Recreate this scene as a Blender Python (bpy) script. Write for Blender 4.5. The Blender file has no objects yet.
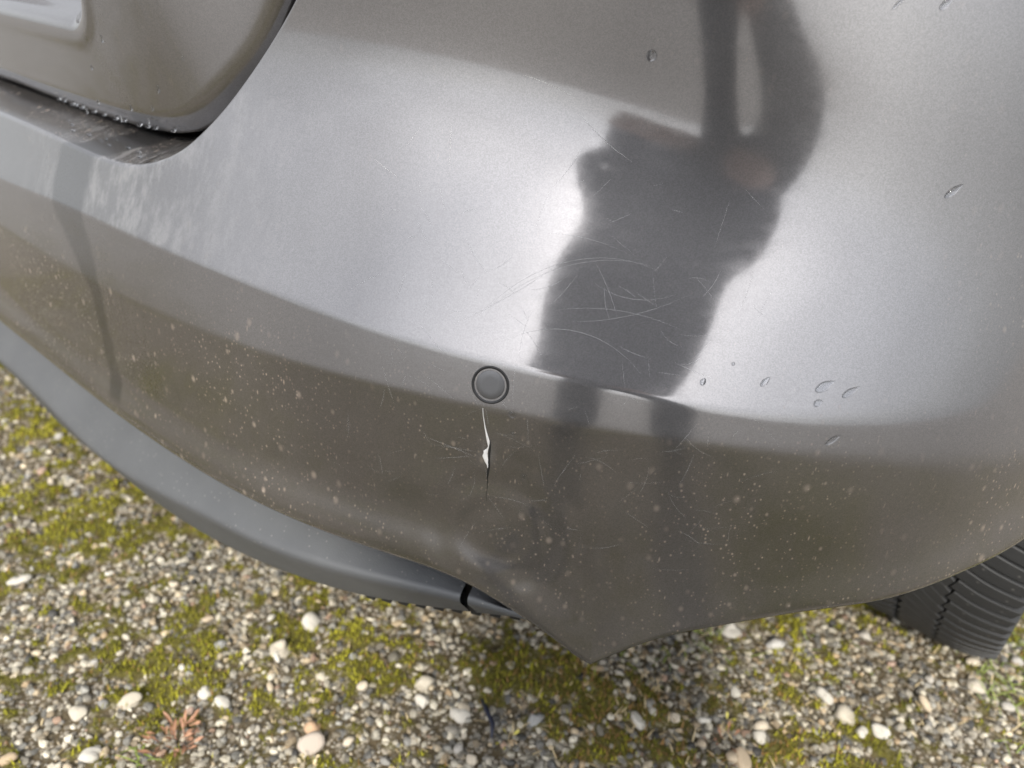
import bpy, bmesh, math, random
import numpy as np
from mathutils import Vector, Matrix

random.seed(7); rng = np.random.default_rng(11)
scene = bpy.context.scene
COL = scene.collection
R = math.radians

# ---------------------------------------------------------------- camera
CAM_POS = Vector((0.8912, -0.2810, 0.8241))
PITCH, HEADING, ROLL = R(28), R(40), R(4.5)
hv = Vector((-math.sin(HEADING), math.cos(HEADING), 0)); rv = Vector((math.cos(HEADING), math.sin(HEADING), 0)); zv = Vector((0, 0, 1))
fwd = hv*math.cos(PITCH) - zv*math.sin(PITCH); up0 = hv*math.sin(PITCH) + zv*math.cos(PITCH)
right = rv*math.cos(ROLL) + up0*math.sin(ROLL); up = up0*math.cos(ROLL) - rv*math.sin(ROLL)
cam_data = bpy.data.cameras.new('camera'); cam = bpy.data.objects.new('camera', cam_data); COL.objects.link(cam)
m = Matrix((right, up, -fwd)).transposed().to_4x4(); m.translation = CAM_POS; cam.matrix_world = m
cam_data.sensor_width = 36; cam_data.lens = 36*770/1024; cam_data.clip_start = .02; cam_data.clip_end = 2000
cam_data.dof.use_dof = True; cam_data.dof.focus_distance = .585; cam_data.dof.aperture_fstop = 4.5
scene.camera = cam

# ---------------------------------------------------------------- sky, sun, exposure
SUN_EL, SUN_AZ = R(38), R(31)      # azimuth measured from straight behind the car towards its right flank
sun_dir = Vector((math.sin(SUN_AZ)*math.cos(SUN_EL), -math.cos(SUN_AZ)*math.cos(SUN_EL), math.sin(SUN_EL)))
world = bpy.data.worlds.new('World'); scene.world = world; world.use_nodes = True
wn, wl = world.node_tree.nodes, world.node_tree.links
wn.clear()
sky = wn.new('ShaderNodeTexSky'); sky.sky_type = 'NISHITA'; sky.sun_disc = False
sky.sun_elevation = SUN_EL; sky.sun_rotation = math.atan2(sun_dir.x, sun_dir.y)
sky.air_density = 1.0; sky.dust_density = 1.0; sky.ozone_density = 1.0
hs = wn.new('ShaderNodeHueSaturation'); hs.inputs['Saturation'].default_value = .16
tc = wn.new('ShaderNodeTexCoord'); cl = wn.new('ShaderNodeTexNoise'); cl.inputs['Scale'].default_value = 2.2; cl.inputs['Detail'].default_value = 5
cr = wn.new('ShaderNodeMapRange'); cr.inputs['From Min'].default_value = .3; cr.inputs['From Max'].default_value = .7; cr.inputs['To Min'].default_value = .85; cr.inputs['To Max'].default_value = 1.25
mx = wn.new('ShaderNodeMix'); mx.data_type = 'RGBA'; mx.blend_type = 'MULTIPLY'; mx.inputs['Factor'].default_value = 1
bg = wn.new('ShaderNodeBackground'); bg.inputs['Strength'].default_value = .15
wo = wn.new('ShaderNodeOutputWorld')
# haze: the sky keeps its low-altitude brightness right down to the horizon
sv = wn.new('ShaderNodeSeparateXYZ'); wl.new(tc.outputs['Generated'], sv.inputs[0]); zm_ = wn.new('ShaderNodeMath'); zm_.operation = 'MAXIMUM'; zm_.inputs[1].default_value = .10; wl.new(sv.outputs['Z'], zm_.inputs[0])
cv = wn.new('ShaderNodeCombineXYZ'); wl.new(sv.outputs['X'], cv.inputs['X']); wl.new(sv.outputs['Y'], cv.inputs['Y']); wl.new(zm_.outputs[0], cv.inputs['Z']); nv_ = wn.new('ShaderNodeVectorMath'); nv_.operation = 'NORMALIZE'; wl.new(cv.outputs[0], nv_.inputs[0]); wl.new(nv_.outputs[0], sky.inputs['Vector'])
wl.new(sky.outputs[0], hs.inputs['Color']); wl.new(tc.outputs['Generated'], cl.inputs['Vector']); wl.new(cl.outputs['Fac'], cr.inputs['Value'])
# overcast: the cloud layer is brighter overhead than at the horizon
sx = wn.new('ShaderNodeSeparateXYZ'); wl.new(tc.outputs['Generated'], sx.inputs[0]); oc_ = wn.new('ShaderNodeMath'); oc_.operation = 'MULTIPLY_ADD'; oc_.inputs[1].default_value = 2.0; oc_.inputs[2].default_value = .78; wl.new(sx.outputs['Z'], oc_.inputs[0])
oc2 = wn.new('ShaderNodeMath'); oc2.operation = 'MULTIPLY'; wl.new(oc_.outputs[0], oc2.inputs[0]); wl.new(cr.outputs[0], oc2.inputs[1])
wl.new(hs.outputs[0], mx.inputs['A']); wl.new(oc2.outputs[0], mx.inputs['B']); wl.new(mx.outputs['Result'], bg.inputs['Color']); wl.new(bg.outputs[0], wo.inputs['Surface'])
sun_data = bpy.data.lights.new('sun', 'SUN'); sun_data.energy = 3.4; sun_data.angle = R(4); sun_data.color = (1, .94, .83)
sun = bpy.data.objects.new('sun', sun_data); COL.objects.link(sun); sun.rotation_euler = sun_dir.to_track_quat('Z', 'Y').to_euler()
vs = scene.view_settings; vs.view_transform = 'Standard'; vs.look = 'None'; vs.gamma = 1; vs.use_curve_mapping = False; vs.exposure = 0.40

# ---------------------------------------------------------------- helpers
def mesh_obj(name, v, f, mat=None, parent=None, smooth=True, attrs=None, uv=None):
    me = bpy.data.meshes.new(name)
    v = np.asarray(v, np.float32)
    if isinstance(f, np.ndarray):
        k = f.shape[1]; me.vertices.add(len(v)); me.vertices.foreach_set('co', v.ravel())
        me.loops.add(f.size); me.polygons.add(len(f))
        me.loops.foreach_set('vertex_index', f.ravel().astype(np.int32))
        me.polygons.foreach_set('loop_start', np.arange(0, f.size, k, dtype=np.int32))
        me.update(calc_edges=True); me.validate()
    else:
        me.from_pydata([tuple(map(float, q)) for q in v], [], f); me.update()
    me.polygons.foreach_set('use_smooth', np.full(len(me.polygons), smooth))
    for k, a in (attrs or {}).items():
        a = np.asarray(a, np.float32)
        if a.ndim == 1: at = me.attributes.new(k, 'FLOAT', 'POINT'); at.data.foreach_set('value', a)
        else:
            at = me.attributes.new(k, 'FLOAT_COLOR', 'POINT')
            at.data.foreach_set('color', np.concatenate([a[:, :3], np.ones((len(a), 1), np.float32)], 1).ravel())
    if uv is not None:
        li = np.empty(len(me.loops), np.int32); me.loops.foreach_get('vertex_index', li)
        u = me.uv_layers.new(name='uv'); u.data.foreach_set('uv', np.asarray(uv, np.float32)[li].ravel())
    if mat: me.materials.append(mat)
    o = bpy.data.objects.new(name, me); COL.objects.link(o)
    if parent: o.parent = parent
    return o
def grid_faces(nr, nc, flip=False):
    i, j = np.meshgrid(np.arange(nr - 1), np.arange(nc - 1), indexing='ij'); a = (i*nc + j).ravel()
    f = np.stack([a, a + 1, a + nc + 1, a + nc], 1)
    return f[:, ::-1].copy() if flip else f
def tag(o, label=None, cat=None, group=None, kind=None):
    for k, v in (('label', label), ('category', cat), ('group', group), ('kind', kind)):
        if v: o[k] = v
    return o
def empty(name, loc=(0, 0, 0), parent=None):
    o = bpy.data.objects.new(name, None); COL.objects.link(o); o.location = loc; o.empty_display_size = .1
    if parent: o.parent = parent
    return o
def hash2(i, j, k=0):
    h = np.sin(i*127.1 + j*311.7 + k*74.7)*43758.5453; return h - np.floor(h)
def vnoise(x, y, k=0):
    xi, yi = np.floor(x), np.floor(y); fx, fy = x - xi, y - yi; fx = fx*fx*(3 - 2*fx); fy = fy*fy*(3 - 2*fy)
    return (hash2(xi, yi, k)*(1-fx) + hash2(xi+1, yi, k)*fx)*(1-fy) + (hash2(xi, yi+1, k)*(1-fx) + hash2(xi+1, yi+1, k)*fx)*fy
def fbm(x, y, k=0, o=4):
    return sum(vnoise(x*2**i, y*2**i, k + i)*.5**i for i in range(o))/sum(.5**i for i in range(o))

class NT:
    """short-hand for building a Principled material"""
    def __init__(s, name):
        s.m = bpy.data.materials.new(name); s.m.use_nodes = True; s.n = s.m.node_tree.nodes; s.l = s.m.node_tree.links
        s.b = s.n['Principled BSDF']; s.out = s.n['Material Output']
    def new(s, t, **k):
        o = s.n.new(t)
        for a, v in k.items(): setattr(o, a, v)
        return o
    def put(s, node, key, v):
        if isinstance(v, bpy.types.NodeSocket): s.l.new(v, node.inputs[key])
        else: node.inputs[key].default_value = v
    def tc(s, kind='Object'): return s.new('ShaderNodeTexCoord').outputs[kind]
    def mapping(s, v, scale=(1, 1, 1), loc=(0, 0, 0), rot=(0, 0, 0)):
        o = s.new('ShaderNodeMapping'); s.put(o, 'Vector', v); o.inputs['Scale'].default_value = scale; o.inputs['Location'].default_value = loc; o.inputs['Rotation'].default_value = rot
        return o.outputs[0]
    def noise(s, v, scale, detail=3, rough=.5, dist=0):
        o = s.new('ShaderNodeTexNoise'); s.put(o, 'Vector', v); o.inputs['Scale'].default_value = scale; o.inputs['Detail'].default_value = detail; o.inputs['Roughness'].default_value = rough; o.inputs['Distortion'].default_value = dist
        return o.outputs['Fac']
    def vor(s, v, scale, feature='F1', out='Distance', rnd=1):
        o = s.new('ShaderNodeTexVoronoi', feature=feature); s.put(o, 'Vector', v); o.inputs['Scale'].default_value = scale; o.inputs['Randomness'].default_value = rnd
        return o.outputs[out]
    def rng(s, v, a, b, c=0, d=1, smooth=True):
        o = s.new('ShaderNodeMapRange', interpolation_type='SMOOTHSTEP' if smooth else 'LINEAR'); s.put(o, 'Value', v)
        for k, q in zip(('From Min', 'From Max', 'To Min', 'To Max'), (a, b, c, d)): s.put(o, k, q)
        return o.outputs[0]
    def math(s, op, a, b=0., c=None):
        o = s.new('ShaderNodeMath', operation=op); s.put(o, 0, a); s.put(o, 1, b)
        if c is not None: s.put(o, 2, c)
        return o.outputs[0]
    def mix(s, f, a, b, mode='MIX'):
        o = s.new('ShaderNodeMix', data_type='RGBA', blend_type=mode); s.put(o, 'Factor', f); 
        s.put(o, 'A', a if isinstance(a, bpy.types.NodeSocket) else (*a, 1)); s.put(o, 'B', b if isinstance(b, bpy.types.NodeSocket) else (*b, 1))
        return o.outputs['Result']
    def attr(s, name, out='Fac'):
        o = s.new('ShaderNodeAttribute', attribute_name=name); return o.outputs[out]
    def bump(s, h, strength=.3, dist=.001, normal=None):
        o = s.new('ShaderNodeBump'); s.put(o, 'Height', h); o.inputs['Strength'].default_value = strength; o.inputs['Distance'].default_value = dist
        if normal is not None: s.l.new(normal, o.inputs['Normal'])
        return o.outputs[0]
    def set(s, **k):
        for a, v in k.items():
            a = {'color': 'Base Color', 'rough': 'Roughness', 'metal': 'Metallic', 'coat': 'Coat Weight', 'coat_rough': 'Coat Roughness', 'normal': 'Normal', 'alpha': 'Alpha', 'spec': 'Specular IOR Level', 'trans': 'Transmission Weight', 'ior': 'IOR', 'sss': 'Subsurface Weight'}[a]
            if a == 'Base Color' and not isinstance(v, bpy.types.NodeSocket): v = (*v, 1)
            s.put(s.b, a, v)
        return s.m

# ---------------------------------------------------------------- materials
def paint_material(name, dirty=True):
    t = NT(name); oc = t.tc('Object')
    flake = t.vor(oc, 1400, out='Color'); sep = t.new('ShaderNodeSeparateColor'); t.l.new(flake, sep.inputs[0])
    fl = t.rng(sep.outputs[0], 0, 1, .89, 1.11, False)
    base = t.mix(1, (.216, .209, .212), fl, 'MULTIPLY')
    if not dirty: return t.set(color=base, metal=.92, rough=.24, coat=.6, coat_rough=.05)
    uv = t.tc('UV')
    dirt = t.attr('dirt'); wet = t.attr('wet'); sxyz = t.new('ShaderNodeSeparateXYZ'); t.l.new(uv, sxyz.inputs[0]); ux = sxyz.outputs[0]
    cloud = t.noise(uv, 9, 5, .6)
    streak = t.noise(t.mapping(uv, (70, 7, 1)), 4, 5, .65)
    fine = t.noise(t.mapping(uv, (300, 60, 1)), 4, 3, .6)
    film = t.math('MULTIPLY', dirt, t.rng(t.math('ADD', t.math('MULTIPLY', cloud, .5), t.math('MULTIPLY', streak, .5)), .32, .68, .25, 1))
    film = t.math('MULTIPLY', film, t.rng(fine, .3, .7, .9, 1.1))
    # dried spots and specks, stretched downwards
    wob = t.mix(.012, uv, t.new('ShaderNodeTexNoise').outputs['Color'], 'LINEAR_LIGHT')
    def spots(scale, lo, hi, rare, st=(1, .6, 1)):
        mp = t.mapping(uv, st)
        d = t.vor(mp, scale); c = t.vor(mp, scale, out='Color'); sp = t.new('ShaderNodeSeparateColor'); t.l.new(c, sp.inputs[0])
        rad = t.rng(sp.outputs[1], 0, 1, .35, 1.1, False)
        m_ = t.rng(t.math('DIVIDE', d, rad), lo, hi, 1, 0)
        return t.math('MULTIPLY', m_, t.rng(sp.outputs[0], rare, rare + .25, 0, 1))
    sp1 = spots(85, .05, .34, .42, (1, .75, 1)); sp2 = spots(300, .08, .40, .38, (1, .8, 1)); sp3 = spots(190, .04, .2, .6, (1, .3, 1))
    sp = t.math('MULTIPLY', t.math('ADD', t.math('ADD', t.math('MULTIPLY', sp1, .20), t.math('MULTIPLY', sp2, .22)), t.math('MULTIPLY', sp3, .30)), dirt)
    sp = t.math('MULTIPLY', sp, t.rng(t.noise(uv, 7, 4, .6), .38, .68, .4, 2.2))
    mot = t.math('MULTIPLY', t.attr('mottle'), t.rng(t.noise(t.mapping(uv, (2.2, 1, 1)), 26, 5, .65), .42, .66, 0, .20))
    fac = t.math('MULTIPLY', t.math('ADD', t.math('MULTIPLY', film, .02), sp), t.math('SUBTRACT', 1, wet))
    fac = t.math('MINIMUM', fac, .8)
    dust = t.mix(t.noise(uv, 25, 2), (.28, .22, .18), (.45, .38, .32))
    pb = t.b; t.set(color=t.mix(t.math('MULTIPLY', wet, .75), base, (.10, .10, .102)), metal=.9, coat=.75)
    smear = t.noise(t.mapping(uv, (26, 60, 1), rot=(0, 0, .5)), 2, 4, .6)
    rough = t.math('ADD', t.rng(smear, .35, .7, .085, .125), t.math('MULTIPLY', film, .05))
    t.set(rough=rough, coat_rough=t.math('ADD', .03, t.math('MULTIPLY', film, .05)))
    t.set(normal=t.bump(t.math('ADD', t.math('ADD', t.noise(uv, 30, 2), t.math('MULTIPLY', t.noise(oc, 700, 1), .05)), t.math('MULTIPLY', t.noise(t.mapping(uv, (16, 420, 1), rot=(0, 0, -.95)), 1.5, 4, .7), t.rng(ux, .24, .42, 0, .35))), .035, .002))
    hz = t.math('MULTIPLY', t.math('SUBTRACT', 1, t.math('MULTIPLY', wet, .6)), t.rng(cloud, .3, .7, .005, .02))
    hz = t.math('ADD', hz, t.math('MULTIPLY', mot, t.math('SUBTRACT', 1, wet)))
    tot = t.math('ADD', fac, hz); dust = t.mix(t.math('DIVIDE', fac, tot), t.mix(1, (.36, .36, .37), fl, 'MULTIPLY'), dust); fac = tot
    df = t.new('ShaderNodeBsdfDiffuse'); t.l.new(dust, df.inputs['Color'])
    gl_ = t.new('ShaderNodeBsdfAnisotropic'); t.l.new(t.mix(1, (.25, .246, .254), fl, 'MULTIPLY'), gl_.inputs['Color']); gl_.inputs['Roughness'].default_value = .42
    m0 = t.new('ShaderNodeMixShader'); m0.inputs[0].default_value = .27; t.l.new(pb.outputs[0], m0.inputs[1]); t.l.new(gl_.outputs[0], m0.inputs[2])
    ms = t.new('ShaderNodeMixShader'); t.l.new(fac, ms.inputs[0]); t.l.new(m0.outputs[0], ms.inputs[1]); t.l.new(df.outputs[0], ms.inputs[2]); t.l.new(ms.outputs[0], t.out.inputs['Surface'])
    return t.m
M_PAINT = paint_material('grey_metallic_paint'); M_PAINT_CLEAN = paint_material('grey_metallic_paint_clean', False)
def simple(name, color, rough=.6, metal=0., var=.15, scale=40, bump=0., **k):
    t = NT(name); oc = t.tc('Object'); n = t.noise(oc, scale, 4)
    c = t.mix(n, tuple(q*(1 - var) for q in color), tuple(min(1, q*(1 + var)) for q in color))
    t.set(color=c, rough=rough, metal=metal, **k)
    if bump: t.set(normal=t.bump(t.noise(oc, scale*4, 3), bump, .001))
    return t.m
def plastic_material():
    t = NT('grey_grained_plastic'); oc = t.tc('Object')
    g = t.vor(oc, 1100); n = t.noise(oc, 14, 5, .6); specks = t.rng(t.vor(oc, 130), .05, .16, 1, 0)
    c = t.mix(n, (.058, .061, .067), (.092, .096, .102)); c = t.mix(t.math('MULTIPLY', specks, .4), c, (.3, .29, .27))
    return t.set(color=c, rough=.55, normal=t.bump(g, .35, .0006), spec=.5)
M_PLASTIC = plastic_material()
M_BLACK = simple('black_plastic', (.012, .012, .013), .45)
M_DARK = simple('dark_underbody', (.015, .015, .016), .8)
def rubber_material():
    t = NT('tyre_rubber'); oc = t.tc('Object'); n = t.noise(oc, 22, 5, .65); s = t.rng(t.vor(oc, 90), .06, .2, 1, 0)
    c = t.mix(n, (.011, .012, .013), (.030, .030, .032)); c = t.mix(t.math('MULTIPLY', s, .28), c, (.22, .21, .2))
    return t.set(color=c, rough=.62, normal=t.bump(t.noise(oc, 300, 3), .3, .0006))
M_RUBBER = rubber_material()
M_RIM = simple('alloy', (.45, .45, .46), .3, .9)
M_GLASS = simple('dark_glass', (.01, .012, .013), .05, spec=.6)
M_LAMP = simple('red_lens', (.35, .01, .01), .08)
M_CREAM = simple('cream_plate', (.75, .74, .62), .35, var=.05)
M_CRACK = simple('bare_white_plastic', (.78, .76, .73), .6, var=.12, scale=300)
def water_material():
    t = NT('water'); return t.set(color=(.95, .97, 1), rough=.02, trans=1., ior=1.33)
M_WATER = water_material()
def stone_material():
    t = NT('pebble_stone'); oc = t.tc('Object'); c = t.attr('col', 'Color')
    n = t.noise(oc, 160, 5, .65)
    return t.set(color=t.mix(t.rng(n, .25, .75, 0, 1), t.mix(1, c, (.62, .60, .56), 'MULTIPLY'), c), rough=.72, normal=t.bump(n, .5, .0015))
M_STONE = stone_material()
# ---------------------------------------------------------------- shape of the car body (metres; z up, car points to +y)
def cspline(x, y):
    x = np.asarray(x, float); y = np.asarray(y, float); n = len(x); h = np.diff(x)
    A = np.zeros((n, n)); b = np.zeros((n,) + y.shape[1:]); A[0, 0] = A[-1, -1] = 1
    for i in range(1, n - 1):
        A[i, i-1] = h[i-1]; A[i, i] = 2*(h[i-1] + h[i]); A[i, i+1] = h[i]
        b[i] = 6*((y[i+1] - y[i])/h[i] - (y[i] - y[i-1])/h[i-1])
    m = np.linalg.solve(A, b)
    def ev(t):
        t = np.clip(np.asarray(t, float), x[0], x[-1]); i = np.clip(np.searchsorted(x, t) - 1, 0, n - 2)
        a = (x[i+1] - t)/h[i]; c = (t - x[i])/h[i]; hh = h[i]
        if y.ndim > 1: a = a[..., None]; c = c[..., None]; hh = hh[..., None]
        return a*y[i] + c*y[i+1] + ((a**3 - a)*m[i] + (c**3 - c)*m[i+1])*hh**2/6
    return ev
def sstep(a, b, x):
    t = np.clip((x - a)/(b - a), 0, 1); return t*t*t*(t*(6*t - 15) + 10)

# plan outline of the bumper at sensor height, from the car's middle round the corner to the flank
KP = np.array([(-.86, .046), (-.69, .013), (-.49, -.001), (-.36, -.0038), (-.22, -.005), (-.08, -.0038), (.05, -.001), (.25, .013), (.42, .046), (.55, .10), (.68, .178), (.79, .275), (.86, .38), (.893, .48), (.905, .62), (.91, .8)])
KL = np.concatenate([[0], np.cumsum(np.hypot(*np.diff(KP, axis=0).T))]); KL -= KL[9]
S_MID = KL[4]
plan = cspline(KL, KP)
def plan_n(s):
    t = plan(s + 5e-4) - plan(s - 5e-4); t /= np.linalg.norm(t, axis=-1, keepdims=True)
    return np.stack([t[..., 1], -t[..., 0]], -1)
zcrease = cspline([-.95, -.7168, -.551, -.4227, -.3239, -.2182, -.133, -.073, -.017, .05, .111, .155, .2, .265, .45, .7], [.5705, .5713, .5805, .5838, .5830, .5802, .5755, .5714, .5678, .5645, .5602, .5572, .5558, .5555, .548, .54])
zband = cspline([-.75, -.56, -.45, -.29, -.12, 0, .15, .30, .45, .7], [.517, .517, .519, .524, .531, .532, .531, .527, .515, .51])
ztrans = cspline([-.75, -.56, -.3, -.15, -.04, .05, .13, .20, .28, .4, .7], [.755, .755, .755, .752, .746, .734, .716, .70, .685, .67, .65])
a_shelf = cspline([-.75, -.56, -.35, -.2, -.05, .05, .12, .2, .3, .45, .7], [20, 20, 22, 26, 28, 28, 28, 26, 21, 14, 11])
a_top = cspline([-.75, -.56, -.3, -.1, .03, .12, .2, .3, .4, .7], [-4, -4, -4, -5.5, -5, -2, 1.5, 4.5, 6, 6])
zbot = lambda s: _zb(s)
_zbl = cspline([-.9, -.685, -.45, -.3, -.18, -.074, .0, .04, .075, .107], [.351, .356, .355, .354, .356, .356, .345, .326, .308, .292])
_zbr = cspline([.107, .13, .154, .209, .272, .342, .407, .5, .62, .8], [.292, .314, .333, .360, .380, .393, .411, .436, .52, .70])
def _zb(s):
    s = np.asarray(s, float); return np.where(s < .107, _zbl(np.minimum(s, .107)), _zbr(np.maximum(s, .107)))
def alpha(s, z):
    """elevation in degrees of the outward normal of the bumper skin"""
    zc = zcrease(s); zb = zband(s); zt = ztrans(s); sh = a_shelf(s); tp = a_top(s)
    fade = 1 - sstep(.20, .45, s)
    up = tp + (sh - tp)*(1 - sstep(zt - .088 - .02*sstep(.1, .25, s), zt + .075 + .03*sstep(.1, .25, s), z)) + 4*np.exp(-((z - zc - .01)/.03)**2)*(1 - sstep(.06, .17, s))
    band = 13.5 - 5.5*(1 - sstep(-.45, -.10, s)) - 2.5*sstep(.1, .35, s) + 0*z
    low = 1.5 - 14*(zb - z)*fade
    k = .0022 + .010*sstep(.1, .4, s)
    a = band + (up - band)*sstep(-k*2, k*2, z - zc)
    k2 = .0035 + .006*sstep(.1, .4, s)
    a = low + (a - low)*sstep(-k2*2, k2*2, z - zb)
    h = z - zbot(s)
    lf = 1 - sstep(.03, .13, s)
    a = a + lf*15*np.exp(-((h - .043)/.018)**2)
    a = a + (1 - lf)*7*np.exp(-((h - .02)/.03)**2)
    a = a - (22 + 30*lf)*(1 - sstep(.002, .008 + .018*lf, h))
    return a
def depth(s, z):
    s = np.asarray(s, float); z = np.asarray(z, float); z0 = .545; n = 240
    out = np.zeros(np.broadcast(s, z).shape); sf = np.broadcast_to(s, out.shape).ravel(); zf = np.broadcast_to(z, out.shape).ravel(); o = out.ravel()
    u, w = np.polynomial.legendre.leggauss(48)
    for i in range(0, len(sf), 20000):
        S_ = sf[i:i+20000, None]; Z_ = zf[i:i+20000, None]
        acc = 0
        # split where the curvature sits so that the quadrature stays smooth
        knots = [z0 + 0*Z_, Z_]
        if True:
            cr = zcrease(S_); bd = zband(S_); bt = zbot(S_) + .03
            hi = Z_ > z0
            k1 = np.where(hi, np.clip(cr - .025, z0, Z_), np.clip(bd - .025, Z_, z0)) if True else 0
            k2 = np.where(hi, np.clip(cr + .025, z0, Z_), np.clip(bt, Z_, np.maximum(k1, Z_)))
            knots = [z0 + 0*Z_, k1, k2, Z_]
        for a_, b_ in zip(knots[:-1], knots[1:]):
            zz = (a_ + b_)/2 + (b_ - a_)/2*u[None, :]
            acc = acc + ((b_ - a_)[:, 0]/2)*(np.tan(np.radians(alpha(S_, zz)))*w[None, :]).sum(1)
        o[i:i+20000] = -acc
    # small dent round the crack
    r2 = ((sf - .0)/.045)**2 + ((zf - .462)/.03)**2
    o -= .0016*np.exp(-r2) - .0012*np.exp(-(((sf + .035)/.03)**2 + ((zf - .45)/.02)**2)) - .0012*np.exp(-(((sf - .04)/.03)**2 + ((zf - .43)/.025)**2))
    rp = np.sqrt((sf - .012)**2 + (zf - .415)**2)
    o += .00040*np.sin(rp/.0046)*np.exp(-((rp - .04)/.03)**2)
    return o.reshape(out.shape)
def skin(s, z, off=0.):
    s, z = np.broadcast_arrays(np.asarray(s, float), np.asarray(z, float))
    d = depth(s, z) + off; p = plan(s); n = plan_n(s)
    return np.stack([p[..., 0] + n[..., 0]*d, p[..., 1] + n[..., 1]*d, z], -1)
# ---------------------------------------------------------------- ground: damp soil, gravel, moss
def ground_h(x, y):
    near = np.exp(-((x/3.5)**2 + ((y - .3)/3.5)**2))
    h = (fbm(x*3.1, y*3.1, 3, 3) - .5)*.03*near + (fbm(x*22, y*22, 9, 3) - .5)*.012*near
    return h
def moss_f(x, y):
    m_ = fbm(x*6 + 3.3, y*6, 21, 3) + 1.35*(fbm(x*60, y*60, 31, 3) - .5)
    # mossier strip under the tail end and at the wheel, as trodden ground shows
    m_ = m_ + .09*np.exp(-(((x - .60)/.16)**2 + ((y - .38)/.16)**2)) + .07*np.exp(-(((x + .6)/.4)**2 + ((y - .1)/.3)**2)) + .10*np.exp(-(((x - .17)/.08)**2 + ((y - .16)/.06)**2)) + .05*np.exp(-(((x - .95)/.15)**2 + ((y - .85)/.2)**2))
    return np.clip((m_ - .56)/.16, 0, 1)
def axis(a, b, st):
    core = np.arange(a, b, st); g = .02*np.cumsum(1.22**np.arange(46)); g = g[g < 420]
    return np.concatenate([a - g[::-1], core, core[-1] + g])
gx, gy = axis(-1.5, 1.7, .009), axis(-1.1, 1.9, .009)
GX, GY = np.meshgrid(gx, gy); GZ = ground_h(GX, GY); GM = moss_f(GX, GY)*np.exp(-((GX/2.4)**4 + (GY/2.4)**4)); GZ = GZ + .004*GM
def ground_material():
    t = NT('gravelly_soil'); oc = t.tc('Object'); ms = t.attr('moss')
    a = t.noise(oc, 9, 6, .65); b = t.vor(oc, 170, out='Color'); d = t.vor(oc, 170); sp = t.new('ShaderNodeSeparateColor'); t.l.new(b, sp.inputs[0])
    grit = t.mix(t.rng(sp.outputs[0], .2, .9), (.09, .075, .05), (.36, .32, .26))
    soil = t.mix(a, (.05, .038, .02), (.13, .10, .06))
    c = t.mix(t.rng(d, .42, .62, 1, 0), soil, grit)
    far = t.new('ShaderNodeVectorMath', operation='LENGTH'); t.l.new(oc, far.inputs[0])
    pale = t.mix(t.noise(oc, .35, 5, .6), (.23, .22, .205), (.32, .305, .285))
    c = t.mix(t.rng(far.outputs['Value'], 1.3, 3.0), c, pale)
    mc = t.mix(t.noise(oc, 60, 4, .7), (.05, .046, .010), (.17, .15, .025))
    c = t.mix(t.math('MULTIPLY', ms, .9), c, mc)
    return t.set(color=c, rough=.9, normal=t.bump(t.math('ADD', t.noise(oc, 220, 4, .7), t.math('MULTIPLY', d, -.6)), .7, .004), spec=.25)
ground = mesh_obj('gravel_ground', np.stack([GX, GY, GZ], -1).reshape(-1, 3), grid_faces(len(gy), len(gx)), ground_material(), attrs={'moss': GM.ravel()})
tag(ground, 'damp gravelly soil with patches of moss under and behind the car', None, kind='structure')

PHI = (1 + 5**.5)/2
ICO = np.array([(-1, PHI, 0), (1, PHI, 0), (-1, -PHI, 0), (1, -PHI, 0), (0, -1, PHI), (0, 1, PHI), (0, -1, -PHI), (0, 1, -PHI), (PHI, 0, -1), (PHI, 0, 1), (-PHI, 0, -1), (-PHI, 0, 1)]); ICO /= np.linalg.norm(ICO[0])
ICF = np.array([(0, 11, 5), (0, 5, 1), (0, 1, 7), (0, 7, 10), (0, 10, 11), (1, 5, 9), (5, 11, 4), (11, 10, 2), (10, 7, 6), (7, 1, 8), (3, 9, 4), (3, 4, 2), (3, 2, 6), (3, 6, 8), (3, 8, 9), (4, 9, 5), (2, 4, 11), (6, 2, 10), (8, 6, 7), (9, 8, 1)])
def subdiv(v, f):
    v = [tuple(q) for q in v]; cache = {}; out = []
    def mid(a, b):
        k = (min(a, b), max(a, b))
        if k not in cache:
            q = np.add(v[a], v[b]); cache[k] = len(v); v.append(tuple(q/np.linalg.norm(q)))
        return cache[k]
    for a, b, c in f:
        ab, bc, ca = mid(a, b), mid(b, c), mid(c, a); out += [(a, ab, ca), (b, bc, ab), (c, ca, bc), (ab, bc, ca)]
    return np.array(v), np.array(out)
ICO2, ICF2 = subdiv(ICO, ICF); ICO3, ICF3 = subdiv(ICO2, ICF2)
PAL = np.array([(.74, .71, .64), (.64, .61, .54), (.55, .52, .47), (.46, .44, .41), (.36, .36, .355), (.26, .26, .265), (.15, .15, .155), (.60, .50, .37), (.52, .40, .27), (.68, .60, .48), (.48, .34, .27), (.33, .27, .20)])
PW = np.array([.16, .15, .15, .12, .10, .07, .04, .08, .035, .08, .02, .035]); PW = PW/PW.sum()
def rock_shape(base, k, rough=.22):
    r = np.random.default_rng(k); d = r.normal(size=(5, 3)); ph = r.random(5)*6.28
    s = 1 + rough*sum(np.sin(1.7*base@d[i] + ph[i]) for i in range(5))/2.2
    v = base*s[:, None]; n = r.normal(size=3); n /= np.linalg.norm(n); c = .62 + .2*r.random()
    h = v@n; v = v - np.outer(np.maximum(h - c, 0)*.8, n)
    n = r.normal(size=3); n /= np.linalg.norm(n); h = v@n; v = v - np.outer(np.maximum(h - .6, 0)*.85, n)
    return v
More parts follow.
